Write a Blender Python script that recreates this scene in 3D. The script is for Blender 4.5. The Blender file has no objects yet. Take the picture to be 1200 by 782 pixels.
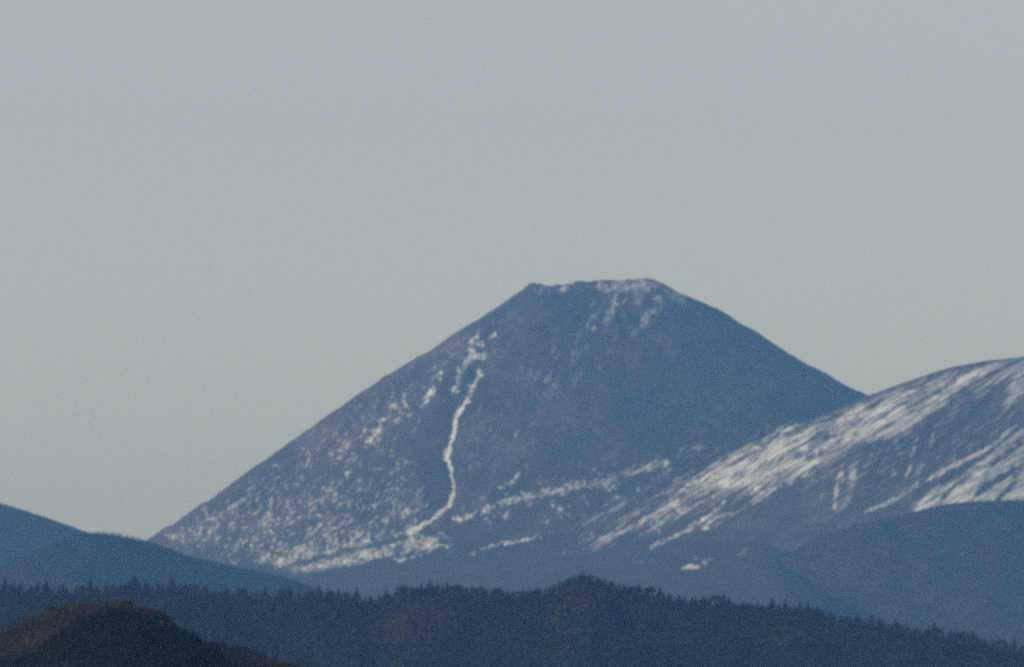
import bpy, math, random
import numpy as np

# ------------------------------------------------------------------ camera, sky, sun, exposure
sc = bpy.context.scene
C = sc.collection
PITCH = math.atan(439 * 0.00015)
CAM = np.array((0.0, 0.0, 42.0))
cd = bpy.data.cameras.new('camera')
cd.lens = 200.0; cd.sensor_width = 36.0; cd.sensor_fit = 'HORIZONTAL'
cd.clip_start = 1.0; cd.clip_end = 200000.0
cam = bpy.data.objects.new('camera', cd); C.objects.link(cam)
cam.location = CAM; cam.rotation_euler = (math.pi / 2 + PITCH, 0, 0)
sc.camera = cam

SUN_AZ = math.radians(-97.0)      # compass-like angle of the sun measured from the view direction (+Y), negative = left
SUN_EL = math.radians(20.0)
w = bpy.data.worlds.new('World'); sc.world = w; w.use_nodes = True
nt = w.node_tree
sky = nt.nodes.new('ShaderNodeTexSky'); sky.sky_type = 'NISHITA'; sky.sun_disc = False
sky.sun_elevation = SUN_EL; sky.sun_rotation = SUN_AZ
sky.altitude = 0; sky.air_density = 1.0; sky.dust_density = 1.6; sky.ozone_density = 1.0
hs = nt.nodes.new('ShaderNodeHueSaturation'); hs.inputs['Saturation'].default_value = 0.2
nt.links.new(sky.outputs[0], hs.inputs['Color'])
tn = nt.nodes.new('ShaderNodeMix'); tn.data_type = 'RGBA'; tn.blend_type = 'MULTIPLY'; tn.inputs[0].default_value = 1.0
tn.inputs[7].default_value = (0.885, 0.975, 1.075, 1)
nt.links.new(hs.outputs[0], tn.inputs[6])
bg = nt.nodes['Background']; bg.inputs['Strength'].default_value = 0.128
nt.links.new(tn.outputs[2], bg.inputs['Color'])

sd = bpy.data.lights.new('sun', 'SUN'); sd.energy = 2.0; sd.angle = math.radians(0.6); sd.color = (1.0, 0.95, 0.90)
sun = bpy.data.objects.new('sun', sd); C.objects.link(sun)
sx, sy, sz = math.sin(SUN_AZ) * math.cos(SUN_EL), math.cos(SUN_AZ) * math.cos(SUN_EL), math.sin(SUN_EL)
from mathutils import Vector
sun.rotation_euler = Vector((sx, sy, sz)).to_track_quat('Z', 'Y').to_euler()
sun.location = (-3000, -3000, 3000)

sc.view_settings.view_transform = 'Standard'; sc.view_settings.look = 'None'
sc.view_settings.exposure = 0.0; sc.view_settings.gamma = 1.0
sc.render.engine = 'CYCLES'
sc.cycles.use_denoising = False
sc.cycles.use_adaptive_sampling = False
sc.cycles.pixel_filter_type = 'BLACKMAN_HARRIS'; sc.cycles.filter_width = 3.4
sc.cycles.max_bounces = 4; sc.cycles.diffuse_bounces = 2; sc.cycles.volume_bounces = 0

HAZE_DENSITY = 3.75e-5
HAZE_COLOR = (0.165, 0.425, 1.0)

# ------------------------------------------------------------------ helpers
K = 0.00015
F = np.array((0, math.cos(PITCH), math.sin(PITCH))); U = np.array((0, -math.sin(PITCH), math.cos(PITCH)))
def unproj(u, v, Y):
    u = np.asarray(u, float); v = np.asarray(v, float)
    a = (u - 600) * K; b = (391 - v) * K
    dy = F[1] + b * U[1]; dz = F[2] + b * U[2]
    t = Y / dy
    return a * t, CAM[2] + dz * t            # x, z at distance Y
def proj(x, y, z):
    zz = z - CAM[2]
    wv = y * F[1] + zz * F[2]
    return 600 + x / wv / K, 391 - (y * U[1] + zz * U[2]) / wv / K

RNG = np.random.default_rng(11)
LAT = RNG.random((256, 256)) * 2 - 1
def vnoise(x, y):
    xi = np.floor(x).astype(np.int64); yi = np.floor(y).astype(np.int64)
    fx = x - xi; fy = y - yi
    fx = fx * fx * fx * (fx * (fx * 6 - 15) + 10); fy = fy * fy * fy * (fy * (fy * 6 - 15) + 10)
    a = LAT[xi & 255, yi & 255]; b = LAT[(xi + 1) & 255, yi & 255]
    c = LAT[xi & 255, (yi + 1) & 255]; d = LAT[(xi + 1) & 255, (yi + 1) & 255]
    return (a * (1 - fx) + b * fx) * (1 - fy) + (c * (1 - fx) + d * fx) * fy
def fbm(x, y, o=4, g=0.5):
    s = 0; A = 1; T = 0
    for i in range(o):
        s = s + A * vnoise(x * 1.0 + 17.3 * i, y * 1.0 - 9.7 * i); T += A; A *= g; x = x * 2.03; y = y * 2.03
    return s / T
def sstep(a, b, x):
    t = np.clip((x - a) / (b - a), 0, 1); return t * t * (3 - 2 * t)
def pldist(u, v, pts):
    d = np.full(u.shape, 1e9)
    for (x0, y0), (x1, y1) in zip(pts[:-1], pts[1:]):
        dx, dy = x1 - x0, y1 - y0; L = dx * dx + dy * dy + 1e-9
        t = np.clip(((u - x0) * dx + (v - y0) * dy) / L, 0, 1)
        d = np.minimum(d, np.hypot(u - x0 - t * dx, v - y0 - t * dy))
    return d
def inpoly(u, v, pts):
    r = np.zeros(u.shape, bool); n = len(pts)
    for i in range(n):
        x0, y0 = pts[i]; x1, y1 = pts[(i + 1) % n]
        c = ((y0 > v) != (y1 > v)) & (u < (x1 - x0) * (v - y0) / (y1 - y0 + 1e-12) + x0)
        r ^= c
    return r
def polysoft(u, v, pts, soft):
    d = pldist(u, v, pts + [pts[0]]); ins = inpoly(u, v, pts)
    return sstep(-soft, soft, np.where(ins, d, -d))
def smooth_interp(px, py, step, sigma):
    xs = np.arange(min(px), max(px) + step, step); ys = np.interp(xs, px, py)
    n = int(3 * sigma / step) + 1; kk = np.exp(-0.5 * (np.arange(-n, n + 1) * step / sigma) ** 2); kk /= kk.sum()
    ys = np.convolve(np.pad(ys, n, mode='reflect', reflect_type='odd'), kk, 'valid')
    return lambda x: np.interp(x, xs, ys)

def mesh_np(name, V, faces, mat=None, smooth=True, attrs=None):
    """faces: int array (n,3) or (n,4)"""
    me = bpy.data.meshes.new(name)
    V = np.ascontiguousarray(V, dtype=np.float32); faces = np.ascontiguousarray(faces, dtype=np.int32)
    n, k = faces.shape
    me.vertices.add(len(V)); me.vertices.foreach_set('co', V.ravel())
    me.loops.add(n * k); me.loops.foreach_set('vertex_index', faces.ravel())
    me.polygons.add(n)
    me.polygons.foreach_set('loop_start', np.arange(0, n * k, k, dtype=np.int32))
    me.polygons.foreach_set('loop_total', np.full(n, k, dtype=np.int32))
    me.polygons.foreach_set('use_smooth', np.full(n, smooth, dtype=bool))
    for kx, a in (attrs or {}).items():
        at = me.attributes.new(kx, 'FLOAT', 'POINT'); at.data.foreach_set('value', np.ascontiguousarray(a, dtype=np.float32))
    if mat: me.materials.append(mat)
    me.update(calc_edges=True); me.validate()
    return me
def obj(name, me, parent=None):
    o = bpy.data.objects.new(name, me); C.objects.link(o)
    if parent: o.parent = parent
    return o
def tag(o, label=None, cat=None, group=None, kind=None):
    if label: o['label'] = label
    if cat: o['category'] = cat
    if group: o['group'] = group
    if kind: o['kind'] = kind
    return o
def grid_faces(nr, nc):
    i = np.arange(nr * nc).reshape(nr, nc)
    return np.stack([i[:-1, :-1].ravel(), i[:-1, 1:].ravel(), i[1:, 1:].ravel(), i[1:, :-1].ravel()], 1)

# ------------------------------------------------------------------ materials
def new_mat(name):
    m = bpy.data.materials.new(name); m.use_nodes = True
    t = m.node_tree; b = t.nodes['Principled BSDF']; b.inputs['Roughness'].default_value = 0.95
    b.inputs['Specular IOR Level'].default_value = 0.1
    return m, t, b
def mixc(t, fac, a, b):
    n = t.nodes.new('ShaderNodeMix'); n.data_type = 'RGBA'
    if hasattr(fac, 'is_linked'): t.links.new(fac, n.inputs[0])
    else: n.inputs[0].default_value = fac
    for s, c in ((n.inputs[6], a), (n.inputs[7], b)):
        if hasattr(c, 'is_linked'): t.links.new(c, s)
        else: s.default_value = (*c, 1)
    return n.outputs[2]
def noise_node(t, scale, detail=4):
    g = t.nodes.new('ShaderNodeNewGeometry'); n = t.nodes.new('ShaderNodeTexNoise')
    n.inputs['Scale'].default_value = scale; n.inputs['Detail'].default_value = detail
    t.links.new(g.outputs['Position'], n.inputs['Vector'])
    return n.outputs['Fac']
def ramp(t, fac, lo, hi):
    n = t.nodes.new('ShaderNodeMapRange'); n.inputs[1].default_value = lo; n.inputs[2].default_value = hi
    t.links.new(fac, n.inputs[0]); return n.outputs[0]
def attr(t, name):
    n = t.nodes.new('ShaderNodeAttribute'); n.attribute_name = name; return n.outputs['Fac']

SNOW = (0.64, 0.65, 0.67)
def terrain_mat(name, dark, brown, scale=0.012):
    m, t, b = new_mat(name)
    col = mixc(t, ramp(t, noise_node(t, scale), 0.35, 0.7), dark, tuple(0.6 * x + 0.4 * y for x, y in zip(dark, brown)))
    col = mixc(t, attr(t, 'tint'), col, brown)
    # snow lies thin: fine stones and twigs break it up
    s = t.nodes.new('ShaderNodeMath'); s.operation = 'MULTIPLY_ADD'
    t.links.new(ramp(t, noise_node(t, 0.16, 3), 0.3, 0.7), s.inputs[0]); s.inputs[1].default_value = 0.42
    ms = t.nodes.new('ShaderNodeMath'); ms.operation = 'ADD'; ms.inputs[1].default_value = -0.24
    t.links.new(attr(t, 'snow'), ms.inputs[0]); t.links.new(ms.outputs[0], s.inputs[2])
    f = t.nodes.new('ShaderNodeMath'); f.operation = 'MULTIPLY'; f.use_clamp = True
    t.links.new(s.outputs[0], f.inputs[0])
    t.links.new(ramp(t, attr(t, 'snow'), 0.02, 0.2), f.inputs[1])
    col = mixc(t, f.outputs[0], col, SNOW)
    t.links.new(col, b.inputs['Base Color'])
    return m
M_ROCK = terrain_mat('volcanic_rock_and_snow', (0.026, 0.032, 0.036), (0.07, 0.056, 0.055))
M_HILL = terrain_mat('forest_floor', (0.02, 0.021, 0.017), (0.05, 0.04, 0.032))
def leaf_mat(name, a, b_, scale):
    m, t, b = new_mat(name)
    oi = t.nodes.new('ShaderNodeObjectInfo')
    c1 = mixc(t, ramp(t, noise_node(t, scale, 2), 0.3, 0.7), a, b_)
    t.links.new(c1, b.inputs['Base Color'])
    return m
M_CON = leaf_mat('conifer_needles', (0.011, 0.016, 0.015), (0.022, 0.027, 0.022), 0.06)
M_BARE = leaf_mat('bare_twigs', (0.056, 0.049, 0.041), (0.105, 0.091, 0.070), 0.05)
M_BARK = leaf_mat('bark', (0.05, 0.042, 0.036), (0.09, 0.075, 0.065), 0.8)

# ------------------------------------------------------------------ snow cover, traced from the photograph onto the slopes
GULLY = [(551, 462), (547, 470), (539, 481), (534, 491), (532, 505), (528, 522), (523, 535), (527, 546), (531, 560),
         (532, 574), (529, 587), (521, 597), (508, 608), (494, 617), (478, 624)]
RSKY = [(640, 662), (700, 628), (760, 590), (800, 563), (850, 530), (900, 511), (950, 492), (1010, 468), (1050, 452),
        (1100, 435), (1150, 425), (1200, 419), (1300, 416)]
# (polyline, half width, strength)
STROKES = [
    (GULLY[1:], 4.6, .97), (GULLY[:3], 3, .7), ([(521, 532), (523, 536)], 5, .9),
    # left cluster under the shoulder
    ([(563, 384), (558, 395), (552, 403)], 5, 0.50), ([(551, 410), (555, 415), (546, 425), (540, 434)], 6, .85), ([(556, 418), (565, 420), (567, 417)], 5, .85),
    ([(572, 397), (582, 393)], 3, .55), ([(561, 407), (566, 403)], 4, .8), ([(538, 443), (535, 452), (531, 460)], 5, .75), ([(561, 434), (565, 440), (558, 448), (553, 457)], 4, .85),
    ([(553, 455), (549, 464)], 5, .9),
    ([(514, 440), (507, 449), (508, 457), (500, 468), (496, 474)], 6, .62), ([(497, 456), (504, 460)], 5, .6),
    ([(474, 472), (466, 477), (458, 479)], 6, .5), ([(477, 487), (470, 492)], 4, .45), ([(463, 494), (455, 490), (446, 492)], 5, .5),
    ([(446, 503), (438, 507), (440, 514), (430, 518)], 8, .52), ([(425, 505), (412, 514), (404, 522), (398, 534)], 7, .42), ([(385, 532), (396, 536)], 5, .35),
    ([(406, 556), (408, 553)], 4, .8), ([(424, 568), (422, 577)], 4, .55), ([(435, 590), (436, 591)], 4, .55),
    ([(445, 548), (452, 548)], 3, .4), ([(480, 540), (465, 552)], 4, .3),
    # the base of the left flank
    ([(495, 617), (470, 626), (448, 630), (420, 636), (404, 641)], 4, .7), ([(404, 641), (372, 650), (352, 655)], 4, .4),
    ([(349, 668), (370, 664), (395, 659), (418, 656), (436, 652), (455, 646)], 8, .95), ([(420, 652), (450, 642), (487, 630)], 10, .6),
    ([(466, 656), (485, 652), (497, 645)], 4, .75), ([(476, 646), (488, 630)], 5, .6), ([(492, 648), (500, 640), (512, 632)], 6, .7), ([(503, 645), (516, 638)], 4, .6), ([(520, 641), (523, 642)], 4, .7), ([(518, 626), (524, 630)], 4, .5),
    ([(372, 637), (385, 625), (397, 617)], 4, .7), ([(326, 662), (340, 652), (354, 641)], 6, .62), ([(303, 656), (318, 649)], 6, .55), ([(448, 612), (458, 606)], 6, .5), ([(475, 604), (479, 598)], 5, .6),
    ([(412, 633), (425, 621)], 4, .45), ([(470, 620), (486, 610)], 5, .4), ([(250, 607), (268, 596), (287, 586)], 3, .5), ([(320, 545), (345, 535)], 3, .35), ([(352, 528), (356, 526)], 3, .35), ([(205, 630), (225, 636)], 7, .3),
    # the base of the front and right flank
    ([(546, 604), (565, 599), (580, 593)], 5, .78), ([(580, 593), (592, 588), (604, 584)], 5, .6), ([(605, 583), (625, 580)], 6, .6), ([(638, 578), (655, 576), (668, 572), (676, 568)], 8, .72),
    ([(680, 566), (700, 568), (722, 560)], 7, .58), ([(730, 556), (748, 550), (765, 547)], 7, .58), ([(770, 542), (782, 543)], 6, .62), ([(695, 550), (706, 556)], 6, .45), ([(625, 566), (650, 566)], 4, .35), ([(660, 560), (672, 566)], 4, .4),
    ([(584, 580), (588, 573), (600, 564), (607, 556)], 4, .5), ([(638, 610), (641, 611)], 5, .65), ([(533, 608), (538, 609)], 5, .6), ([(592, 606), (596, 604)], 6, .4), ([(653, 597), (665, 603)], 5, .4), ([(680, 600), (684, 603)], 4, .4),
    ([(552, 650), (572, 642), (590, 636), (608, 633), (635, 628)], 2.5, .62), ([(586, 637), (605, 634)], 3.5, .6), ([(635, 627), (665, 621)], 2.5, .25), ([(660, 650), (685, 642)], 3, .25),
    # summit
    ([(741, 334), (748, 337)], 5, .92), ([(765, 349), (771, 350)], 6, .72), ([(768, 358), (766, 366)], 4, .4), ([(705, 333), (715, 335)], 5, .55), ([(742, 329), (748, 330)], 3, .6), ([(744, 338), (747, 346)], 4, .45),
    ([(655, 344), (660, 338), (668, 334)], 4, .58), ([(630, 340), (634, 343)], 5, .4), ([(776, 340), (790, 343), (803, 348)], 5, .4), ([(758, 335), (772, 341)], 7, .42), ([(722, 353), (718, 362), (714, 367)], 5, .5),
    ([(700, 368), (690, 382), (697, 388)], 6, .36), ([(690, 383), (700, 388)], 4, .5), ([(670, 355), (676, 358)], 5, .3), ([(757, 410), (745, 428)], 14, .17), ([(695, 400), (685, 425)], 12, .17), ([(655, 390), (640, 425)], 14, .15),
    ([(608, 508), (598, 517)], 2.5, .36), ([(650, 470), (620, 500)], 5, .15),
    # the long streaks running down from the right-hand mountain
    ([(1000, 487), (960, 500), (930, 512), (905, 528), (880, 544), (860, 560)], 5, .9), ([(930, 500), (900, 517), (870, 534), (840, 552), (800, 575)], 9, .62), ([(860, 545), (820, 572), (790, 590)], 9, .6),
    ([(790, 590), (770, 602), (752, 612), (733, 622), (704, 632)], 4, .9), ([(780, 588), (745, 603), (720, 620)], 6, .42),
    ([(980, 505), (950, 528), (920, 545), (895, 560), (880, 574)], 6, .45), ([(975, 520), (945, 535), (920, 550), (900, 560), (885, 577)], 6, .75), ([(1000, 515), (960, 545), (930, 562), (905, 574), (882, 586)], 5, .6),
    ([(848, 590), (835, 602), (815, 614), (795, 627), (764, 641)], 3, .95), ([(856, 601), (838, 608), (825, 618), (808, 622)], 3.5, .8),
    ([(850, 575), (830, 583), (800, 600)], 3, .6), ([(766, 618), (770, 622)], 5, .5), ([(792, 592), (796, 598)], 5, .85),
    ([(765, 600), (800, 585), (830, 578)], 5, .3), ([(740, 660), (756, 657)], 4, .28), ([(876, 642), (866, 650)], 3, .4), ([(985, 617), (960, 626), (930, 640), (905, 650)], 6, .2),
    ([(800, 532), (850, 522)], 9, .22),
    # pocket and rills of the dark face
    ([(986, 555), (980, 570), (979, 585), (978, 600)], 3, .8), ([(1001, 553), (997, 565)], 6, .72), ([(995, 585), (985, 600)], 6, .35), ([(970, 540), (940, 575)], 8, .3),
    ([(1074, 512), (1068, 535), (1063, 555)], 2.6, .7), ([(1051, 513), (1050, 527)], 3.2, .6), ([(1042, 520), (1038, 535)], 3.5, .5), ([(1047, 550), (1048, 556)], 3.5, .75), ([(1093, 508), (1089, 530)], 2.2, .45), ([(1034, 555), (1033, 575)], 3, .3), ([(1062, 512), (1058, 525)], 3, .3),
    # lower spur of the right-hand mountain
    ([(1190, 500), (1170, 518), (1150, 530), (1120, 543), (1090, 560)], 4, .85), ([(1090, 560), (1060, 578), (1040, 590), (1015, 600)], 4, .5),
]
BLOBS = [(809, 667, 8, 6, 1.5), (817, 665.5, 6, 4.5, 1.3), (804, 665, 4, 3, .8), (826, 660, 5, 3.5, .5), (832, 656, 4, 2.5, .45), (814, 654, 4, 3, .35), (470, 685.5, 4, 2, .0)]
LOWER_SLAB = [(1058, 603), (1075, 590), (1098, 572), (1120, 560), (1142, 545), (1170, 525), (1195, 505), (1260, 470), (1260, 590), (1200, 590), (1130, 592), (1090, 597)]
UPPER_BAND = [(1260, 414), (1200, 421), (1150, 429), (1100, 441), (1050, 459), (1010, 474), (960, 493), (930, 503), (900, 516), (860, 535), (825, 566), (850, 572), (880, 570), (900, 568), (940, 556), (985, 538), (1003, 518), (1035, 515),
              (1060, 508), (1078, 500), (1080, 486), (1108, 474), (1128, 458), (1160, 449), (1185, 447), (1175, 480), (1190, 470), (1260, 440)]
SPECKLE = [(185, 632), (330, 538), (420, 466), (500, 416), (540, 398), (548, 420), (520, 470), (480, 520), (495, 560), (510, 600), (470, 628), (400, 648), (350, 664), (300, 660), (240, 648)]
def snow_at(u, v):
    """cover 0..1 for points of the slopes, as the photograph shows them"""
    s = np.zeros(u.shape)
    # wobble the tracing so that no edge is ruled
    uw = u + 2.6 * fbm(u / 9, v / 9, 3) + 1.5 * vnoise(u / 3.1, v / 3.1 + 40); vw = v + 2.2 * fbm(u / 9 + 31, v / 9 + 7, 3) + 1.4 * vnoise(u / 3.1 + 8, v / 3.1)
    th = math.radians(32); ca, sa = math.cos(th), math.sin(th)
    al = (u * ca - v * sa); ac = (u * sa + v * ca)                      # along / across the streak direction
    al = al + 7 * fbm(u / 30, v / 30, 2); ac = ac + 4 * fbm(u / 40 + 4, v / 40, 2)
    streak = 0.6 * fbm(al / 38, ac / 3.4, 3) + 0.5 * fbm(al / 15 + 5, ac / 1.9, 2); streak2 = fbm(al / 60, ac / 8, 2)
    tiny = vnoise(u / 2.2 + 9, v / 2.2)
    fine = fbm(u / 4.2, v / 4.2, 2); mid = fbm(u / 13, v / 13, 3)
    th2 = math.radians(48); al2 = u * math.cos(th2) - v * math.sin(th2); ac2 = u * math.sin(th2) + v * math.cos(th2)
    grain = fbm(al2 / 4.4, ac2 / 2.3, 2) * 1.1
    for pts, hw, k in STROKES:
        hw = hw * (0.56 if k > .96 else 0.82)
        xs = [p[0] for p in pts]; ys = [p[1] for p in pts]; m = hw * 2 + 8
        b = (u > min(xs) - m) & (u < max(xs) + m) & (v > min(ys) - m) & (v < max(ys) + m)
        if not b.any(): continue
        d = pldist(uw[b], vw[b], pts)
        if k > .96: d = d / (1 + 0.45 * vnoise(u[b] / 9, v[b] / 13))
        core = sstep(hw * 1.55, hw * 0.15, d)
        if k > .96: core = sstep(hw * 1.25, hw * .5, d)
        brk = np.where(u[b] > 690, streak[b] * 0.9 + fine[b] * 0.7, fine[b] * 1.1 + mid[b] * 0.7 + tiny[b] * .5)
        g = 0.15 if k > .96 else (0.75 if k > .82 else 1.25)
        s[b] = np.maximum(s[b], np.clip(core * (k if k > .96 else 0.9 * k) * (1 + g * brk) - (0 if k > .96 else .10), 0, 1))
    for cx, cy, rx, ry, k in BLOBS:
        d = np.hypot((uw - cx) / rx, (vw - cy) / ry); s = np.maximum(s, k * sstep(1.15, 0.6, d))
    b = (v < 640) & (u > 800)
    ub, vb = u[b], v[b]
    p = polysoft(ub, vb, UPPER_BAND, 10)
    val = p * np.clip(0.66 + 0.85 * streak[b] + 0.45 * streak2[b] + 0.24 * fine[b] + 0.34 * mid[b], 0.12, .95)
    s[b] = np.maximum(s[b], val)
    p = polysoft(uw[b], vw[b], LOWER_SLAB, 4)
    th3 = math.radians(42); al3 = ub * math.cos(th3) - vb * math.sin(th3); ac3 = ub * math.sin(th3) + vb * math.cos(th3)
    st3 = fbm(al3 / 30, ac3 / 6, 3)
    dk = sstep(5, 1.5, pldist(uw[b], vw[b], [(1145, 577), (1165, 566), (1185, 552), (1215, 535)])) + 0.8 * sstep(5, 1, pldist(uw[b], vw[b], [(1195, 520), (1175, 535), (1165, 545)])) \
        + 0.7 * sstep(6, 1, pldist(uw[b], vw[b], [(1168, 590), (1180, 572), (1192, 556)])) + 0.7 * sstep(4, 1, pldist(uw[b], vw[b], [(1105, 582), (1120, 570), (1135, 556)]))
    s[b] = np.maximum(s[b], p * np.clip(0.82 + 0.7 * st3 + 0.5 * streak[b] + .15 * fine[b] - 0.8 * dk, 0, .92))
    # speckled left flank, thicker towards its foot
    b = (u < 580) & (v > 380)
    ub, vb = u[b], v[b]
    p = polysoft(ub, vb, SPECKLE, 22)
    foot = sstep(0, 1, (vb - 520) / 130)
    t = 0.16 - 0.14 * foot - 0.22 * mid[b]
    val = p * (sstep(t, t + 0.42, grain[b] * 0.75 + fine[b] * 0.35) * (0.25 + 0.2 * foot) + 0.05 + 0.06 * foot + 0.07 * np.clip(mid[b] + tiny[b] * .6, 0, 1))
    s[b] = np.maximum(s[b], val)
    p = polysoft(uw[b], vw[b], [(296, 656), (350, 668), (400, 661), (455, 650), (500, 648), (530, 641), (520, 628), (492, 622), (440, 636), (400, 640), (340, 640)], 7)
    s[b] = np.maximum(s[b], p * np.clip(0.42 + 0.5 * grain[b] + .35 * streak2[b] + .3 * mid[b], 0, .75))
    # scattered patches around the foot of the front face
    p = sstep(34, 6, pldist(u, v, [(560, 596), (640, 588), (720, 575), (800, 545), (850, 528)]))
    t = 0.26
    s = np.maximum(s, p * sstep(t - .12, t + 0.3, fine * .65 + mid * 0.55 + .2 * tiny) * 0.5)
    p = sstep(30, 5, pldist(u, v, [(690, 640), (760, 620), (860, 600)]))
    s = np.maximum(s, p * np.clip(streak - 0.15, 0, 1) * 0.6)
    # wide thin dusting: between cone and right-hand mountain, along the summit rim, down the upper face
    p = sstep(46, 8, pldist(u, v, [(700, 622), (770, 594), (840, 562), (900, 530)]))
    s = np.maximum(s, p * np.clip(0.16 + 0.7 * streak + .2 * tiny, 0, .6))
    p = sstep(np.where(u > 700, 13, 9), 1, np.abs(v - np.interp(u, [620, 660, 690, 740, 770, 805], [340, 338, 336, 334, 337, 350]))) * sstep(618, 640, u) * sstep(812, 795, u) * np.where(u > 695, 1, .6)
    s = np.maximum(s, p * np.clip(np.where(u > 700, .42, .28) + 0.5 * fine + .4 * mid, 0, .68))
    p = sstep(60, 15, np.hypot((u - 735) / 1.0, (v - 365) / .8)) + 0.6 * sstep(55, 10, pldist(u, v, [(715, 365), (680, 420), (640, 440)]))
    ver = fbm((u + 0.45 * v) / 4.5, v / 22, 3)
    s = np.maximum(s, np.clip(p, 0, 1) * np.clip(ver * .9 + .6 * mid - .04, 0, .40))
    p = sstep(50, 10, pldist(u, v, [(560, 470), (560, 530), (550, 580)])) * (u > 535)
    s = np.maximum(s, p * np.clip(.03 + ver * .4 + .3 * mid, 0, .15))
    broad = fbm(u / 70 + 2, v / 45, 3)
    s = np.maximum(s, np.clip(0.02 + 0.24 * broad + .05 * fine, 0, .12) * (v < 620))
    rm = sstep(0, 14, v - np.interp(u, [q[0] for q in RSKY], [q[1] for q in RSKY])) * sstep(612, 585, v) * (u > 800)
    s = np.maximum(s, rm * np.clip(0.07 + 0.30 * streak + 0.2 * ver, 0, .26))
    s = s * (1 - 0.75 * sstep(4.5, 1, pldist(uw, vw, [(340, 663), (372, 655), (404, 647), (440, 639), (478, 629)])))
    n = np.where(u > 690, 0.9 * fbm(al / 20 + 3, ac / 2.2, 2), fbm(u / 2.6 + 3, v / 2.6, 2))
    hard = np.maximum(sstep(5.5, 3, pldist(u, v, GULLY)), sstep(14, 9, np.hypot(u - 812, (v - 667) * 1.6)))
    s = s * np.clip(0.80 + .16 * hard + (0.8 - .6 * hard) * n, 0.1, 1.3)
    return np.clip(s, 0, 0.98)

# ------------------------------------------------------------------ ground
def make_ground():
    xs = np.linspace(-30000, 30000, 41); ys = np.linspace(-8000, 60000, 41)
    X, Y = np.meshgrid(xs, ys)
    V = np.stack([X.ravel(), Y.ravel(), np.zeros(X.size)], 1)
    me = mesh_np('ground', V, grid_faces(41, 41), M_HILL, attrs={'snow': np.zeros(X.size), 'tint': np.full(X.size, .3)})
    tag(obj('ground', me), 'dark valley floor below the wooded hills', 'ground', kind='structure')
make_ground()

# ------------------------------------------------------------------ the two mountains
def axis(*segs):
    out = []
    for a, b, st in segs:
        out.append(np.arange(a, b, st))
    return np.concatenate(out)

def split_snow(parent, V, nr, nc, snow, u, v, front, regions):
    """lift the snow that lies thick enough off the slope as sheets of its own"""
    faces = grid_faces(nr, nc)
    fs = snow[faces].max(1); ff = front[faces].all(1)
    fu = u[faces].mean(1); fv = v[faces].mean(1)
    for name, label, cond in regions:
        sel = (fs > 0.55) & ff & cond(fu, fv)
        if sel.sum() < 20: continue
        f = faces[sel]; idx, inv = np.unique(f.ravel(), return_inverse=True)
        W = V[idx].copy(); W[:, 2] += (snow[idx] - 0.55) * 1.6
        me = mesh_np(name, W, inv.reshape(f.shape), M_ROCK, attrs={'snow': snow[idx], 'tint': np.zeros(len(idx))})
        o = obj(name, me, parent); o['label'] = label

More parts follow.
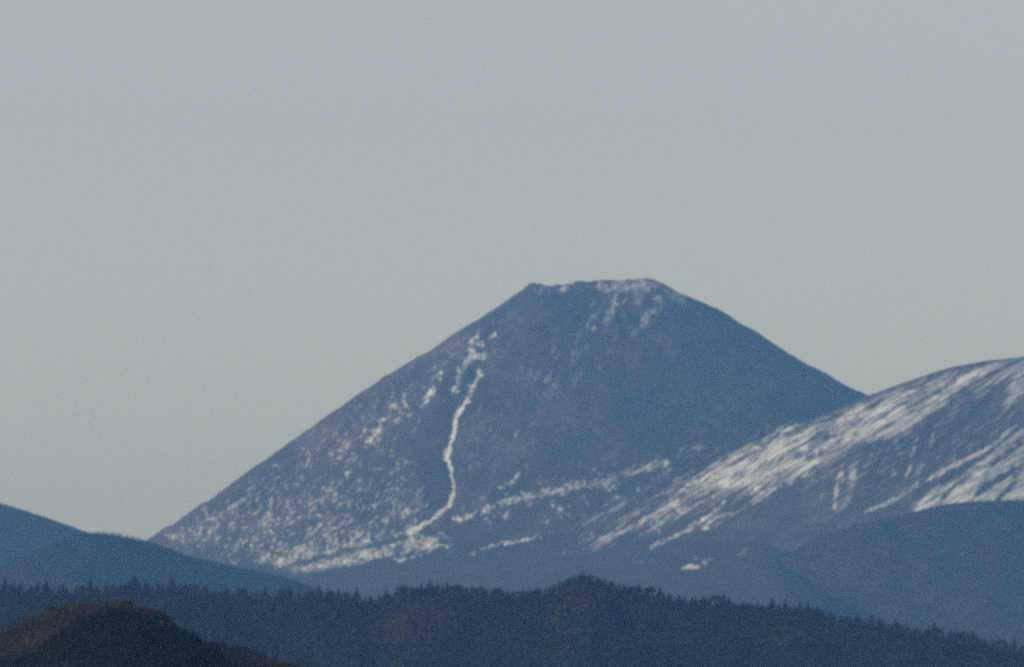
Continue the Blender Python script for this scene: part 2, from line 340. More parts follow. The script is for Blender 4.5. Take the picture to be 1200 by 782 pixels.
def make_cone():
    Y0 = 20000.0
    sil = [(-400, 838), (-200, 828), (-100, 795), (0, 748), (60, 712), (120, 674), (185, 631), (200, 621), (240, 593), (280, 567), (330, 533), (380, 495), (420, 464), (450, 442), (500, 412), (540, 388), (560, 376), (580, 361),
           (600, 347), (612, 341), (618, 335), (623, 332), (630, 336.5), (645, 337), (660, 336), (672, 332), (685, 330), (700, 330), (720, 329.5), (745, 328.5), (766, 328.5), (775, 333), (800, 346), (820, 355), (850, 372),
           (880, 391), (910, 410), (950, 434), (985, 454), (1010, 467), (1060, 495), (1150, 540), (1300, 610), (1500, 700), (1700, 790), (1900, 838)]
    px, pz = unproj([p[0] for p in sil], [p[1] for p in sil], Y0)
    x0 = float(unproj(692, 330, Y0)[0])
    S = smooth_interp(px - x0, pz, 2.0, 4.5)
    Ssm = smooth_interp(px - x0, pz, 6.0, 60.0)
    ab = [(-200, 700), (100, 690), (350, 668), (520, 647), (700, 630), (850, 622), (1000, 612), (1300, 602), (1600, 610)]
    ax, az = unproj([p[0] for p in ab], [p[1] for p in ab], 18200.0)
    AP = smooth_interp(ax, az, 10.0, 150.0)
    xs = axis((-2100, -1560, 14), (-1560, 1000, 4.0), (1000, 1300, 6), (1300, 2600, 26))
    ys = axis((14600, 16600, 55), (16600, 17800, 16), (17800, 20060, 6.0), (20060, 20400, 15), (20400, 23300, 60))
    X, Y = np.meshgrid(xs, ys)
    dx = X - x0; dy = Y - Y0
    # a little wider towards the viewer than a true cone, with three blunt spurs
    r = np.hypot(dx, dy) + 1e-6; c = dx / r
    th = np.arctan2(dy, dx)
    wr = 0.5 + 0.5 * np.clip(c * 1.15, -1, 1); wr = wr * wr * (3 - 2 * wr)
    rr = r * (1 - 0.05 * np.maximum(0, -np.sin(th)) ** 2)
    k = sstep(0.75, 0.97, np.abs(c))
    h = (wr * S(rr) + (1 - wr) * S(-rr)) * k + (wr * Ssm(rr) + (1 - wr) * Ssm(-rr)) * (1 - k)
    # shallow crater behind the rim
    h -= 40 * np.exp(-((dx - 20) / 150) ** 2 - ((dy - 170) / 110) ** 2)
    amp = sstep(60, 500, r)
    gul = fbm(th * 4.2 + 3 + 0.5 * fbm(X / 260, Y / 260, 3), r / 600, 4)
    h += amp * (24 * gul + 26 * fbm((X + 0.8 * Y) / 520 + 4, (Y - 0.8 * X) / 900, 3) + 7 * fbm(X / 110, Y / 110, 4)) - 30 * np.exp(-((dx - 20) / 130) ** 2 - ((dy + 330) / 170) ** 2) * sstep(1.0, 0.86, np.abs(c)) + 2.2 * fbm(X / 22, Y / 30, 3) + 4.5 * fbm(X / 60 + 2, Y / 90, 3) + 6.0 * sstep(420, 150, r) * fbm(X / 26 + 9, Y / 60, 3)
    # front rib that separates the snowy left flank from the dark front
    u, v = proj(X, Y, h)
    fr = dy < 60
    d = pldist(u, v, [(600, 352), (575, 395), (556, 455)] + GULLY[1:])
    right = u > np.interp(v, [350, 395, 455, 490, 535, 575, 617], [600, 575, 553, 534, 523, 532, 494])
    h += np.where(fr, 16 * np.exp(-((u - np.interp(v, [350, 455, 535, 600], [570, 520, 488, 480])) / 26) ** 2) * sstep(345, 400, v) * sstep(640, 590, v), 0)
    h -= np.where(fr, 7 * np.exp(-(d / 7) ** 2), 0)
    ap = AP(X) - (0.085 + 0.27 * sstep(700, 1350, X)) * np.maximum(18200 - Y, 0) + 0.02 * np.maximum(Y - 18200, 0) + 5 * fbm(X / 260, Y / 320, 4) + 1.2 * fbm(X / 30, Y / 50, 2)
    wm = 34.0
    h = 0.5 * (h + ap + np.sqrt((h - ap) ** 2 + wm * wm)) - wm * 0.5 * np.exp(-((h - ap) / 60) ** 2) * 0.5
    h = np.where(dy > 500, np.minimum(h, np.maximum(h - 0.25 * (dy - 500), -1)), h)
    h = np.maximum(h, -1.0)
    u, v = proj(X, Y, h)
    ins = (Y < Y0 + 40) & (Y > 16300)
    sn = np.zeros(X.shape); sn[ins] = snow_at(u[ins], v[ins])
    bk = Y >= Y0 + 40
    sn[bk] = np.clip(fbm(X[bk] / 40, Y[bk] / 60, 4) * 1.6, 0, .8) * sstep(600, 1000, h[bk])
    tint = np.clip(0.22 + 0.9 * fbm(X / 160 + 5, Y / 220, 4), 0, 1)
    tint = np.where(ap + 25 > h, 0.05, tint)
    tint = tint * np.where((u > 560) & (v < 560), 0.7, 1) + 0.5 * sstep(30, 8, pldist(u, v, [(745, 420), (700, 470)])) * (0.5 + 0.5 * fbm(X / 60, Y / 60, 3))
    nr, nc = X.shape
    V = np.stack([X.ravel(), Y.ravel(), h.ravel()], 1)
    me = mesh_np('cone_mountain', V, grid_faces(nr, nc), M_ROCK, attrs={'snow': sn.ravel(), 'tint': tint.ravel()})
    o = tag(obj('cone_mountain', me), 'tall flat-topped cone mountain with speckled snow and a thin white gully', 'mountain', kind='structure')
    gd = lambda a, b: pldist(a, b, GULLY) < 7
    split_snow(o, V, nr, nc, sn.ravel(), u.ravel(), v.ravel(), ins.ravel(), [
        ('snow_gully', 'thin winding white gully down the front of the cone', gd),
        ('summit_snow', 'small snow patches just below the flat summit rim', lambda a, b: (b < 402) & (a > 610)),
        ('flank_snow', 'scattered snow patches on the left flank of the cone', lambda a, b: ~gd(a, b) & (a < 590) & (b < 612) & ((a < 533) | (b < 480))),
        ('foot_snow', 'broken snow band along the left foot of the cone', lambda a, b: ~gd(a, b) & (a < 533) & (b >= 612)),
        ('lower_snow', 'blotchy snow band rising to the right across the lower front', lambda a, b: (a >= 533) & (b > 530) & (b < 655) & (a < 800)),
        ('snow_patch', 'small isolated bright snow patch above the dark ridge', lambda a, b: (a > 790) & (a < 845) & (b > 645)),
    ])
    return o

def make_right_mountain():
    Y0 = 18600.0
    sil = [(300, 836), (420, 780), (560, 706), (640, 664), (700, 632), (760, 595), (800, 566), (850, 533), (900, 511), (950, 492), (980, 480), (1010, 467), (1050, 452), (1100, 435), (1150, 425), (1200, 419), (1260, 415), (1320, 418),
           (1400, 432), (1500, 462), (1650, 520), (1850, 620), (2100, 740), (2300, 836)]
    px, pz = unproj([p[0] for p in sil], [p[1] for p in sil], Y0)
    x0 = float(unproj(1262, 415, Y0)[0])
    S = smooth_interp(px - x0, pz, 4.0, 14.0)
    xs = axis((-700, -120, 10), (-120, 1730, 4.2), (1730, 2300, 10), (2300, 3800, 40))
    ys = axis((15400, 16400, 40), (16400, 17300, 12), (17300, 18640, 5.5), (18640, 19000, 20), (19000, 21400, 80))
    X, Y = np.meshgrid(xs, ys)
    dx = X - x0; dy = Y - Y0
    fy = np.where(dy < 0, 1.12, 1.2)
    r = np.hypot(dx, dy * fy) + 1e-6; c = dx / r; th = np.arctan2(dy, dx)
    wr = 0.5 + 0.5 * c; wr = wr * wr * (3 - 2 * wr)
    h = wr * S(r) + (1 - wr) * S(-r)
    # steeper towards the viewer: the dome breaks off into a face
    u, v = proj(X, Y, h)
    amp = sstep(100, 600, r) * sstep(1.0, 0.9, np.abs(c))
    h += amp * (16 * fbm(th * 13, r / 1500, 4) + 4 * fbm(X / 110, Y / 110, 4)) + 1.5 * fbm(X / 22, Y / 30, 3)
    fr = dy < 0
    d1 = pldist(u, v, [(1190, 470), (1130, 490), (1090, 515), (1040, 555)])
    h -= np.where(fr, 30 * np.exp(-(d1 / 26) ** 2), 0)
    d2 = pldist(u, v, [(1260, 470), (1195, 505), (1150, 535), (1090, 565), (1020, 605), (940, 640)])
    h += np.where(fr, 26 * np.exp(-(d2 / 20) ** 2), 0)
    h = np.maximum(h, -1.0)
    u, v = proj(X, Y, h)
    ins = (Y < Y0 + 30) & (Y > 15900)
    sn = np.zeros(X.shape); sn[ins] = snow_at(u[ins], v[ins])
    bk = ~ins & (Y > Y0)
    sn[bk] = np.clip(fbm(X[bk] / 40, Y[bk] / 60, 4) * 1.6 + .2, 0, .8) * sstep(600, 900, h[bk])
    off = ins & (u > 1215)
    ps = 0.5 * fbm(th[off] * 45, r[off] / 420, 3) + 0.7 * fbm(th[off] * 14 + 5, r[off] / 500, 3) + 0.35 * fbm(X[off] / 25, Y[off] / 25, 2)
    fade = sstep(1215, 1275, u[off])
    sn[off] = sn[off] * (1 - fade) + fade * np.clip(0.34 + 1.1 * ps, 0, .85) * sstep(480, 700, h[off])
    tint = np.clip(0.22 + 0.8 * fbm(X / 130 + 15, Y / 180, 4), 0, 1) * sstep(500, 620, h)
    nr, nc = X.shape
    V = np.stack([X.ravel(), Y.ravel(), h.ravel()], 1)
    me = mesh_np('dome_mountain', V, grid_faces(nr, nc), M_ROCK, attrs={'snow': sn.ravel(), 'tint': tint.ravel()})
    o = tag(obj('dome_mountain', me), 'rounded snow-streaked mountain at the right edge of the picture', 'mountain', kind='structure')
    lower = lambda a, b: inpoly(a, b, [(990, 640), (990, 612), (1090, 555), (1150, 520), (1175, 480), (1262, 455), (1262, 640)])
    split_snow(o, V, nr, nc, sn.ravel(), u.ravel(), v.ravel(), (ins & (u < 1215)).ravel(), [
        ('crest_snow', 'long streaky snow cover along the upper left slope', lambda a, b: ~lower(a, b) & (b < 545) & (a > 860) & ~((a > 1015) & (b > 512))),
        ('snow_streak', 'bright tapering snow streaks running down to the left', lambda a, b: (a <= 960) & (b >= 545) & (b < 655) & (a > 690)),
        ('face_snow', 'thin snow rills and a pocket on the dark face', lambda a, b: ~lower(a, b) & (((a > 960) & (b >= 545)) | ((a > 1015) & (b > 512)))),
        ('lower_snow', 'broad snow slab on the lower spur at the right edge', lower),
    ])
    return o
make_cone(); make_right_mountain()

# ------------------------------------------------------------------ wooded hills
def make_hill(name, label, crest, Y0, slope_f, slope_b, step, depth, seed, rough=6.0, tintf=None, bow=0.0, sig=14.0, back=500):
    u = [p[0] for p in crest]; v = [p[1] for p in crest]
    px, pz = unproj(u, v, Y0)
    H = smooth_interp(px, pz, step, sig)
    xs = np.arange(px.min(), px.max(), step)
    ys = np.concatenate([np.arange(-depth, 40, step * 1.3), np.arange(40, back, step * 4)])
    X, D = np.meshgrid(xs, ys)
    yc = Y0 + bow * fbm(X / 700 + seed, X * 0 + seed, 2)
    Y = yc + D
    H0 = H(X) * (Y / Y0) if False else H(X)
    rad = 10.0
    dd = np.where(D < 0, slope_f * (np.sqrt(D * D + rad * rad) - rad), slope_b * (np.sqrt(D * D + rad * rad) - rad))
    h = H0 - dd
    away = sstep(10, 160, np.abs(D))
    h += away * rough * (2.2 * fbm(X / 130 + seed, D / 260 + seed, 4) + 0.8 * fbm(X / 45, D / 60 + seed, 3)) + 0.4 * fbm(X / 9, D / 9, 2)
    h = np.maximum(h, -1.0)
    uu, vv = proj(X, Y, h)
    tint = np.clip(0.35 + 0.8 * fbm(X / 60 + seed, D / 60, 4), 0, 1)
    nr, nc = X.shape
    V = np.stack([X.ravel(), Y.ravel(), h.ravel()], 1)
    me = mesh_np(name, V, grid_faces(nr, nc), M_HILL, attrs={'snow': np.zeros(X.size), 'tint': tint.ravel()})
    o = tag(obj(name, me), label, 'hill', kind='structure')
    def height(x, y):        # bilinear look-up on the finished surface
        d = y - (Y0 + bow * fbm(x / 700 + seed, x * 0 + seed, 2))
        fx = np.clip((x - xs[0]) / step, 0, nc - 1.001); ix = fx.astype(int); fx = fx - ix
        iy = np.clip(np.searchsorted(ys, d) - 1, 0, nr - 2); fy = np.clip((d - ys[iy]) / (ys[iy + 1] - ys[iy]), 0, 1)
        return (h[iy, ix] * (1 - fx) + h[iy, ix + 1] * fx) * (1 - fy) + (h[iy + 1, ix] * (1 - fx) + h[iy + 1, ix + 1] * fx) * fy
    ycf = lambda x: Y0 + bow * fbm(x / 700 + seed, x * 0 + seed, 2)
    return o, height, ycf

SKY_MID = [(-300, 676), (-60, 682), (0, 684), (45, 688), (60, 687), (75, 690), (100, 687), (125, 687), (150, 685), (165, 684), (180, 687), (200, 684), (215, 685), (230, 686), (250, 690), (280, 693), (300, 694), (345, 694), (375, 692), (395, 695), (418, 694), (432, 699), (447, 698), (460, 692),
           (475, 687), (490, 685), (535, 685), (555, 688), (580, 690), (600, 692), (640, 690), (652, 683), (665, 676), (680, 671), (690, 672), (705, 677), (725, 683), (745, 687), (760, 690), (785, 698), (815, 701), (850, 701), (862, 706), (905, 708), (945, 711), (985, 721), (1020, 724),
           (1060, 733), (1100, 738), (1140, 744), (1165, 751), (1200, 755), (1280, 768), (1500, 790)]
CREST_MID = [(a, b + 8) for a, b in SKY_MID]
SKY_NEAR = [(-250, 800), (-100, 768), (-40, 752), (0, 741), (25, 727), (45, 717), (70, 709), (100, 704), (125, 702), (150, 703), (168, 708), (190, 718), (215, 735), (240, 748), (270, 758), (310, 768), (350, 777), (400, 790), (520, 830)]
CREST_NEAR = [(a, b + 11) for a, b in SKY_NEAR]
CREST_LEFT = [(-300, 720), (-150, 690), (0, 664), (45, 645), (75, 632), (100, 626), (120, 625.5), (140, 628.5), (160, 633), (182, 638), (220, 652), (270, 664), (330, 676), (370, 689), (400, 704), (460, 740), (520, 790)]
CREST_FARLEFT = [(-600, 470), (-300, 520), (-150, 552), (0, 590), (30, 599), (60, 609), (90, 620), (130, 634), (180, 652), (260, 680), (400, 730), (500, 770)]
CREST_RIGHT = [(700, 800), (780, 745), (830, 710), (860, 690), (890, 668), (920, 650), (950, 636), (980, 623), (1010, 613), (1040, 607), (1065, 603), (1090, 594), (1130, 588), (1200, 586), (1300, 590), (1450, 610), (1700, 680), (1900, 740)]

h_right = make_hill('right_hill', 'smooth dark blue wooded hill below the snowy mountain at the right', CREST_RIGHT, 16700.0, 0.30, 0.4, 8.0, 2000, 41, rough=9, sig=40, back=900)
h_farleft = make_hill('far_left_hill', 'blue hill slope falling from the left edge of the picture', CREST_FARLEFT, 18000.0, 0.36, 0.4, 8.0, 1300, 23, rough=7, sig=30, back=900)
h_left = make_hill('left_hill', 'low blue wooded hill in front of the cone\'s left foot', CREST_LEFT, 14300.0, 0.34, 0.4, 6.0, 850, 5, rough=6, sig=16, back=700)
h_mid = make_hill('middle_ridge', 'long dark forested ridge across the whole picture', CREST_MID, 6700.0, 0.40, 0.4, 4.0, 520, 77, rough=7, bow=60, sig=6)
h_near = make_hill('near_hill', 'rounded dark brown hill at the lower left corner', CREST_NEAR, 2450.0, 0.42, 0.45, 2.0, 330, 61, rough=3.0, bow=0, sig=7, back=300)

# ------------------------------------------------------------------ trees
def conifer_np(rnd, H, R, tiers, spikes, trunk_frac=0.12):
    """crown of jagged, drooping branch whorls: (verts, tris)"""
    V = []; T = []
    z0 = H * trunk_frac
    for i in range(tiers):
        f = i / (tiers - 1 + 1e-9)
        zb = z0 + (H - z0) * f * 0.88; zt = min(H, zb + (H - z0) * (1.55 / tiers))
        if i == tiers - 1: zt = H
        rad = R * (1 - f) ** 0.8 * 0.92 + R * 0.10
        b = len(V); V.append((rnd.uniform(-.04, .04) * R, rnd.uniform(-.04, .04) * R, zt))
        ph = rnd.uniform(0, 6.28)
        for k in range(spikes * 2):
            a = ph + math.pi * k / spikes
            rr = rad * (rnd.uniform(0.75, 1.2) if k % 2 == 0 else rnd.uniform(0.35, 0.6))
            dz = -rnd.uniform(0.0, 0.05) * H if k % 2 == 0 else rnd.uniform(0.01, 0.05) * H
            V.append((rr * math.cos(a), rr * math.sin(a), zb + dz))
        for k in range(spikes * 2):
            T.append((b, b + 1 + k, b + 1 + (k + 1) % (spikes * 2)))
    return np.array(V), np.array(T)
def trunk_np(H, r, n=5, lean=0.0):
    V = []; T = []
    for z, q in ((-0.6, 1.15), (H * .5, .7), (H, .15)):
        for k in range(n):
            a = 6.2832 * k / n; V.append((q * r * math.cos(a) + lean * z, q * r * math.sin(a), z))
    for j in range(2):
        for k in range(n):
            a, b = j * n + k, j * n + (k + 1) % n
            T += [(a, b, b + n), (a, b + n, a + n)]
    return np.array(V), np.array(T)
def limb(V, T, p, q, r0, r1):
    p = np.array(p); q = np.array(q); d = q - p; d = d / (np.linalg.norm(d) + 1e-9)
    s = np.cross(d, (0.31, 0.52, 0.79)); s /= np.linalg.norm(s) + 1e-9; t = np.cross(d, s)
    b = len(V)
    for c, r in ((p, r0), (q, r1)):
        for k in range(3):
            a = 2.0944 * k; V.append(tuple(c + r * (math.cos(a) * s + math.sin(a) * t)))
    for k in range(3):
        a, e = b + k, b + (k + 1) % 3; T += [(a, e, e + 3), (a, e + 3, a + 3)]
def bare_np(rnd, H, R, n):
    """round head of bare branches and twig sprays"""
    V = []; T = []
    for i in range(7):
        a = 6.28 * i / 7 + rnd.uniform(-.3, .3); z = rnd.uniform(.25, .5) * H
        rr = R * rnd.uniform(.5, .85); limb(V, T, (0, 0, z), (rr * math.cos(a), rr * math.sin(a), z + H * rnd.uniform(.18, .38)), .10, .04)
    for i in range(n):
        while True:
            x, y, z = rnd.uniform(-1, 1), rnd.uniform(-1, 1), rnd.uniform(-1, 1)
            if 0.15 < x * x + y * y + z * z < 1: break
        p = np.array((x * R, y * R, H * .64 + z * H * .36))
        o = p - np.array((0, 0, H * .38)); o = o / (np.linalg.norm(o) + 1e-9)
        L = rnd.uniform(.10, .2) * H; sp = np.array((rnd.uniform(-1, 1), rnd.uniform(-1, 1), rnd.uniform(-.6, .6))) * L * .38
        b = len(V); V += [tuple(p - o * L * .4), tuple(p + o * L * .6 + sp), tuple(p + o * L * .5 - sp)]; T.append((b, b + 1, b + 2))
    return np.array(V), np.array(T)

RND = random.Random(4)
def scatter_forest(name, label, hill, u0, u1, dmin, dmax, spacing, kinds, pick, hrange, mat, vmax=800, keep=None, parent_cat='forest', sink=0.3):
    """one mass of trees; kinds = list of (V,T) templates of unit height"""
    rng = np.random.default_rng(abs(hash(name)) % 1000 + 5) if False else np.random.default_rng(len(name) * 31 + int(spacing * 10) + int(u1))
    _, height, yc = hill
    Yref = yc(np.zeros(1))[0]
    xa = (u0 - 600) * K * Yref; xb = (u1 - 600) * K * Yref
    nx = int((xb - xa) / spacing); ny = int((dmax - dmin) / spacing)
    gx, gy = np.meshgrid(np.arange(nx), np.arange(ny))
    gx = gx.ravel() + rng.random(gx.size) * 0.95; gy = gy.ravel() + rng.random(gy.size) * 0.95
    x = xa + gx * spacing; D = -(dmin + gy * spacing); y = yc(x) + D
    z = height(x, y); u, v = proj(x, y, z)
    ok = (v < vmax) & (z > 0)
    if keep is not None: ok &= keep(u, v, rng, x, D)
    x, y, z, u, v = x[ok], y[ok], z[ok], u[ok], v[ok]
    n = len(x)
    hh = rng.uniform(hrange[0], hrange[1], n) * (1 + 0.18 * fbm(x / 40, y / 40, 2))
    kk = rng.integers(0, len(kinds), n); rot = rng.random(n) * 6.283; wd = rng.uniform(0.85, 1.2, n)
    Vs = []; Ts = []; off = 0
    for q, (V, T) in enumerate(kinds):
        ii = np.where(kk == q)[0]
        if len(ii) == 0: continue
        c, s = np.cos(rot[ii]), np.sin(rot[ii])
        vx = (V[None, :, 0] * c[:, None] - V[None, :, 1] * s[:, None]) * (hh[ii] * wd[ii])[:, None] + x[ii, None]
        vy = (V[None, :, 0] * s[:, None] + V[None, :, 1] * c[:, None]) * (hh[ii] * wd[ii])[:, None] + y[ii, None]
        vz = V[None, :, 2] * hh[ii, None] + (z[ii] - sink)[:, None]
        Vs.append(np.stack([vx, vy, vz], 2).reshape(-1, 3))
        Ts.append((T[None] + (np.arange(len(ii)) * len(V))[:, None, None] + off).reshape(-1, 3)); off += len(ii) * len(V)
    me = mesh_np(name, np.concatenate(Vs), np.concatenate(Ts), mat, smooth=False)
    o = tag(obj(name, me), label, parent_cat, kind='stuff')
    print(name, n, 'trees', sum(len(t) for t in Ts), 'tris')
    return o

unit_con = [conifer_np(RND, 1.0, RND.uniform(.17, .25), 4, 5) for _ in range(7)]
unit_lo = [conifer_np(RND, 1.0, RND.uniform(.26, .34), 2, 4, .05) for _ in range(5)]
unit_bare = [bare_np(RND, 1.0, RND.uniform(.3, .4), 46) for _ in range(6)]
for q, (V, T) in enumerate(unit_bare):
    pass

def brown_mid(u, v):
    n = fbm(u / 38, v / 16, 3)
    p = 0.75 * sstep(40, 8, pldist(u, v, [(455, 742), (480, 735), (510, 728)])) + 0.28 * sstep(24, 6, pldist(u, v, [(670, 705), (720, 712), (790, 735)])) + 0.2 * sstep(30, 6, pldist(u, v, [(1040, 765), (880, 755)]))
    return np.clip(0.10 + 0.7 * n + p, 0, .9)
scatter_forest('conifer_forest', 'dark conifer forest covering the face of the long middle ridge', h_mid, -50, 1250, 4, 470, 5.6, unit_con, None, (6, 13.0), M_CON, vmax=815,
               keep=lambda u, v, r, x, D: r.random(len(u)) > brown_mid(u, v))
scatter_forest('bare_woodland', 'brownish bare woodland patches among the conifers of the middle ridge', h_mid, -50, 1250, 6, 470, 5.2, unit_bare, None, (6, 10.5), M_BARE, vmax=815,
               keep=lambda u, v, r, x, D: r.random(len(u)) < brown_mid(u, v) * 0.9)
scatter_forest('left_hill_forest', 'fine blue-grey forest covering the low left hill', h_left, -40, 470, 4, 420, 6.5, unit_lo, None, (6, 9.5), M_CON, vmax=720)
scatter_forest('far_left_forest', 'fine forest on the slope at the far left edge', h_farleft, -40, 150, 0, 520, 9, unit_lo, None, (6, 9), M_CON, vmax=690)
scatter_forest('right_hill_forest', 'even dark forest covering the smooth right hill', h_right, 780, 1240, 0, 1800, 10, unit_lo, None, (6, 9), M_CON, vmax=775)
def near_dark(u, v):
    top = np.interp(u, [-50, 40, 85, 115, 150, 175, 200, 230, 262, 300], [790, 768, 738, 724, 721, 726, 735, 752, 775, 800])
    return sstep(-5, 5, v - top + 4 * fbm(u / 12, v / 12, 2))
scatter_forest('near_hill_conifers', 'near black conifers filling the middle of the near hill', h_near, -40, 330, 3, 190, 2.3, unit_con, None, (3.0, 5.6), M_CON, vmax=812,
               keep=lambda u, v, r, x, D: r.random(len(u)) < near_dark(u, v) * 0.92 + 0.04)
scatter_forest('near_hill_woodland', 'brown leafless scrub woodland on the brow of the near hill', h_near, -40, 420, 2, 190, 2.0, unit_bare, None, (2.5, 4.6), M_BARE, vmax=812,
               keep=lambda u, v, r, x, D: r.random(len(u)) < (1 - near_dark(u, v)) * 0.95)

# single trees one can tell apart on the skylines: thing > trunk, crown
def tree_protos(kind, n, seed):
    rnd = random.Random(seed); out = []
    for i in range(n):
        if kind == 'conifer':
            H = 10.0
            c = conifer_np(rnd, H, rnd.uniform(1.7, 2.5), 7, 7); t = trunk_np(H * .95, .17)
            mc = M_CON
        else:
            H = 10.0
            c = bare_np(rnd, H, rnd.uniform(2.9, 3.7), 230); t = trunk_np(H * .72, .2, lean=rnd.uniform(-.05, .05))
            mc = M_BARE
        out.append((mesh_np('crown', c[0], c[1], mc, smooth=False), mesh_np('trunk', t[0], t[1], M_BARK)))
    return out
PROTO = {'conifer': tree_protos('conifer', 8, 3), 'bare': tree_protos('bare', 7, 8)}
def place_tree(kind, hill, u, d, hpx, label, group, name, cat='tree', fat=1.65):
    _, height, yc = hill
    Y = float(yc(np.array([(u - 600) * K * 6700.0]))[0])
    x = (u - 600) * K * Y
    Y = float(yc(np.array([x]))[0]) - d; z = float(height(np.array([x]), np.array([Y]))[0])
    H = hpx * K * Y
    root = bpy.data.objects.new(name, None); C.objects.link(root)
    root.location = (x, Y, z - 0.1); s = H / 10.0
    wdt = s * fat * RND.uniform(.85, 1.25)
    root.scale = (wdt, wdt, s); root.rotation_euler = (0, 0, RND.uniform(0, 6.28)); root.empty_display_size = 1
    c, t = RND.choice(PROTO[kind])
    obj('crown', c, root); obj('trunk', t, root)
    tag(root, label, cat, group)
    return root
# standouts of the middle ridge: pixel column, height in pixels, label, short name used for its neighbours
STAND = [
    (6, 17, 'dark conifer on the ridge at the very left edge', 'the ridge conifer at the left edge'),
    (55, 16, 'bushy dark conifer on the ridge between the left edge and the near hill', 'the bushy ridge conifer near the left edge'),
    (106, 17, 'slim dark conifer standing up behind the top of the near hill', 'the slim conifer behind the near hill'),
    (158, 18, 'broad dark conifer on the ridge just right of the near hill\'s top', 'the broad conifer beside the near hill\'s top'),
    (202, 18, 'tallest dark conifer on the ridge, below the left end of the cone', 'the tallest conifer below the cone\'s left end'),
    (374, 16, 'dark conifer standing up below the left end of the cone\'s foot snow', 'the conifer below the foot snow'),
    (418, 15, 'dark conifer just left of the notch in the middle ridge', 'the conifer beside the ridge notch'),
    (683, 14, 'pointed conifer at the very top of the dark knoll in the ridge', 'the pointed conifer topping the knoll'),
    (773, 16, 'slim conifer at the step down right of the dark knoll', 'the slim conifer at the knoll\'s step'),
    (848, 17, 'broad dark conifer on the ridge below and right of the isolated snow patch', 'the broad conifer below the isolated patch'),
    (905, 17, 'pointed dark conifer, left one of a close pair on the right ridge', 'the left conifer of the pair'),
    (920, 15, 'pointed dark conifer, right one of a close pair on the right ridge', 'the right conifer of the pair'),
    (946, 16, 'wide clump-like conifer where the right end of the ridge starts to drop', 'the wide clump-like ridge conifer'),
    (1021, 15, 'pointed conifer halfway down the falling right end of the ridge', 'the conifer halfway down the right end'),
    (1094, 17, 'dark pointed conifer low on the falling right end of the ridge', 'the pointed conifer low on the right'),
    (1188, 17, 'broad dark conifer on the ridge at the right edge', 'the ridge conifer at the right edge'),
]
ORD = ['first', 'second', 'third', 'fourth', 'fifth', 'sixth', 'seventh', 'eighth', 'ninth', 'tenth', 'eleventh', 'twelfth', 'thirteenth', 'fourteenth', 'fifteenth', 'sixteenth', 'seventeenth', 'eighteenth', 'nineteenth', 'twentieth',
       'twenty-first', 'twenty-second', 'twenty-third', 'twenty-fourth', 'twenty-fifth', 'twenty-sixth', 'twenty-seventh', 'twenty-eighth', 'twenty-ninth', 'thirtieth'] + ['thirty-' + q for q in ('first', 'second', 'third', 'fourth', 'fifth', 'sixth', 'seventh', 'eighth', 'ninth')] \
      + ['fortieth'] + ['forty-' + q for q in ('first', 'second', 'third', 'fourth', 'fifth', 'sixth', 'seventh', 'eighth', 'ninth')]
for u, hp, lb, _ in STAND:
    place_tree('conifer', h_mid, u, 0.0, hp, lb, 'skyline trees of the middle ridge', 'conifer_tree')
su = [q[0] for q in STAND]
us = []
u = -6.0
while u < 1212:
    if min(abs(u - q) for q in su) > 3.5: us.append(u)
    u += RND.choice((RND.uniform(3.2, 5.5), RND.uniform(6, 11)))
for u in us:
    i = max([k for k, q in enumerate(su) if q < u], default=0)
    lo = su[i]; hi = su[i + 1] if i + 1 < len(su) else 9999
    if u < su[0]: ref, side, n = STAND[0][3], 'left', sum(1 for q in us if u < q < su[0])
    else:
        gap = [q for q in us if lo < q < hi]; n = gap.index(u); ref, side = STAND[i][3], 'right'
        if n >= len(gap) / 2 and hi < 9999: n = len(gap) - 1 - n; ref, side = STAND[i + 1][3], 'left'
    hp = RND.choice((RND.uniform(6, 9), RND.uniform(7, 11), RND.uniform(10, 15)))
    if 640 < u < 740: hp = RND.uniform(6, 9)
    bare = (435 < u < 640 and RND.random() < .5) or RND.random() < .13
    if bare: place_tree('bare', h_mid, u, RND.uniform(-3, 6), hp * .9, 'leafless rounded tree, %s one %s of %s' % (ORD[n], side, ref), 'skyline trees of the middle ridge', 'bare_tree')
    else: place_tree('conifer', h_mid, u, RND.uniform(-3, 6), hp, 'dark conifer, %s tree %s of %s' % (ORD[n], side, ref), 'skyline trees of the middle ridge', 'conifer_tree')
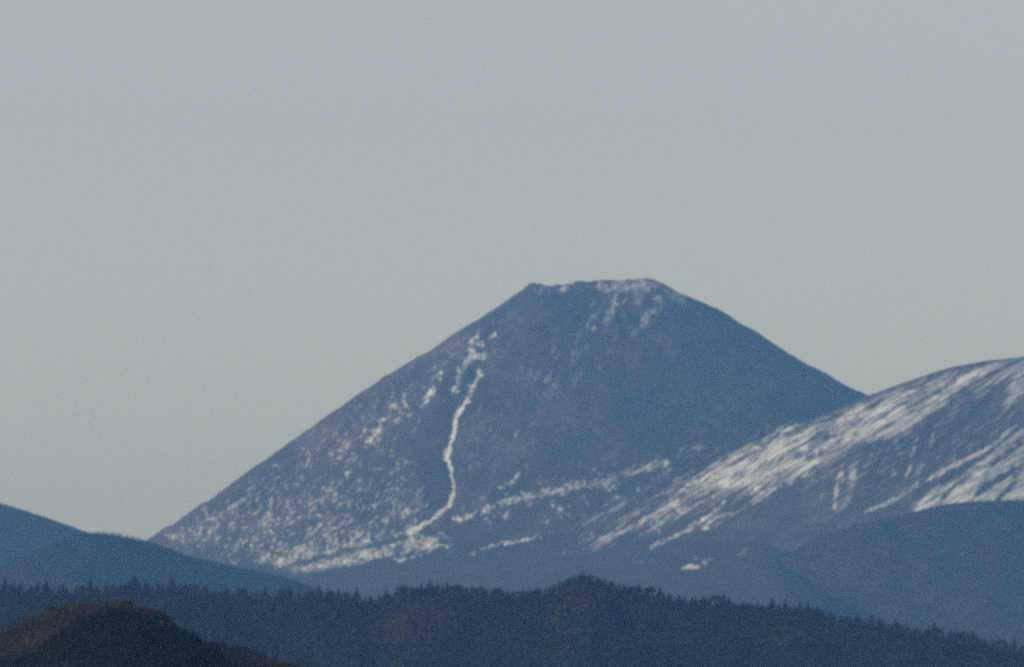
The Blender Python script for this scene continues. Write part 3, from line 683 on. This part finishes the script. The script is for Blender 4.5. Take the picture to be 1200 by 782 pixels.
# brow of the near hill
u = -4.0; n = 0
while u < 345:
    hp = RND.uniform(7, 14)
    kd = 'conifer' if (u < 22 or RND.random() < .12 or 225 < u < 245) else 'bare'
    if kd == 'bare': place_tree('bare', h_near, u, RND.uniform(-2, 3), hp, 'leafless brown tree, %s from the left along the near hill\'s brow' % ORD[n], 'trees along the brow of the near hill', 'bare_tree')
    else: place_tree('conifer', h_near, u, RND.uniform(-2, 3), hp, 'dark conifer, %s tree from the left along the near hill\'s brow' % ORD[n], 'trees along the brow of the near hill', 'conifer_tree')
    u += RND.uniform(6.5, 10.5); n += 1
# small trees on the skyline of the low left hill
u = 92.0; n = 0
while u < 182:
    place_tree('conifer', h_left, u, RND.uniform(-2, 2), RND.uniform(3.0, 5.2), 'tiny conifer against the sky, %s from the left on the low left hill' % ORD[n], 'skyline trees of the low left hill', 'conifer_tree', fat=1.9)
    u += RND.uniform(3.2, 5.4); n += 1

# ------------------------------------------------------------------ haze
def make_haze():
    x0, x1, y0, y1, z0, z1 = -30500, 30500, -8500, 60500, -3, 1620
    V = [(x, y, z) for z in (z0, z1) for y in (y0, y1) for x in (x0, x1)]
    Fq = np.array([(0, 2, 3, 1), (4, 5, 7, 6), (0, 1, 5, 4), (2, 6, 7, 3), (0, 4, 6, 2), (1, 3, 7, 5)])
    m = bpy.data.materials.new('haze'); m.use_nodes = True; t = m.node_tree
    for n in list(t.nodes):
        if n.type != 'OUTPUT_MATERIAL': t.nodes.remove(n)
    out = [n for n in t.nodes if n.type == 'OUTPUT_MATERIAL'][0]
    pv = t.nodes.new('ShaderNodeVolumePrincipled')
    pv.inputs['Color'].default_value = (*HAZE_COLOR, 1); pv.inputs['Density'].default_value = HAZE_DENSITY
    pv.inputs['Anisotropy'].default_value = 0.0
    pv.inputs['Absorption Color'].default_value = (1, 1, 1, 1)
    t.links.new(pv.outputs[0], out.inputs['Volume'])
    me = mesh_np('haze', np.array(V, float), Fq, m, smooth=False)
    tag(obj('haze', me), 'thin blue haze filling the air between the hills and mountains', 'haze', kind='stuff')
make_haze()
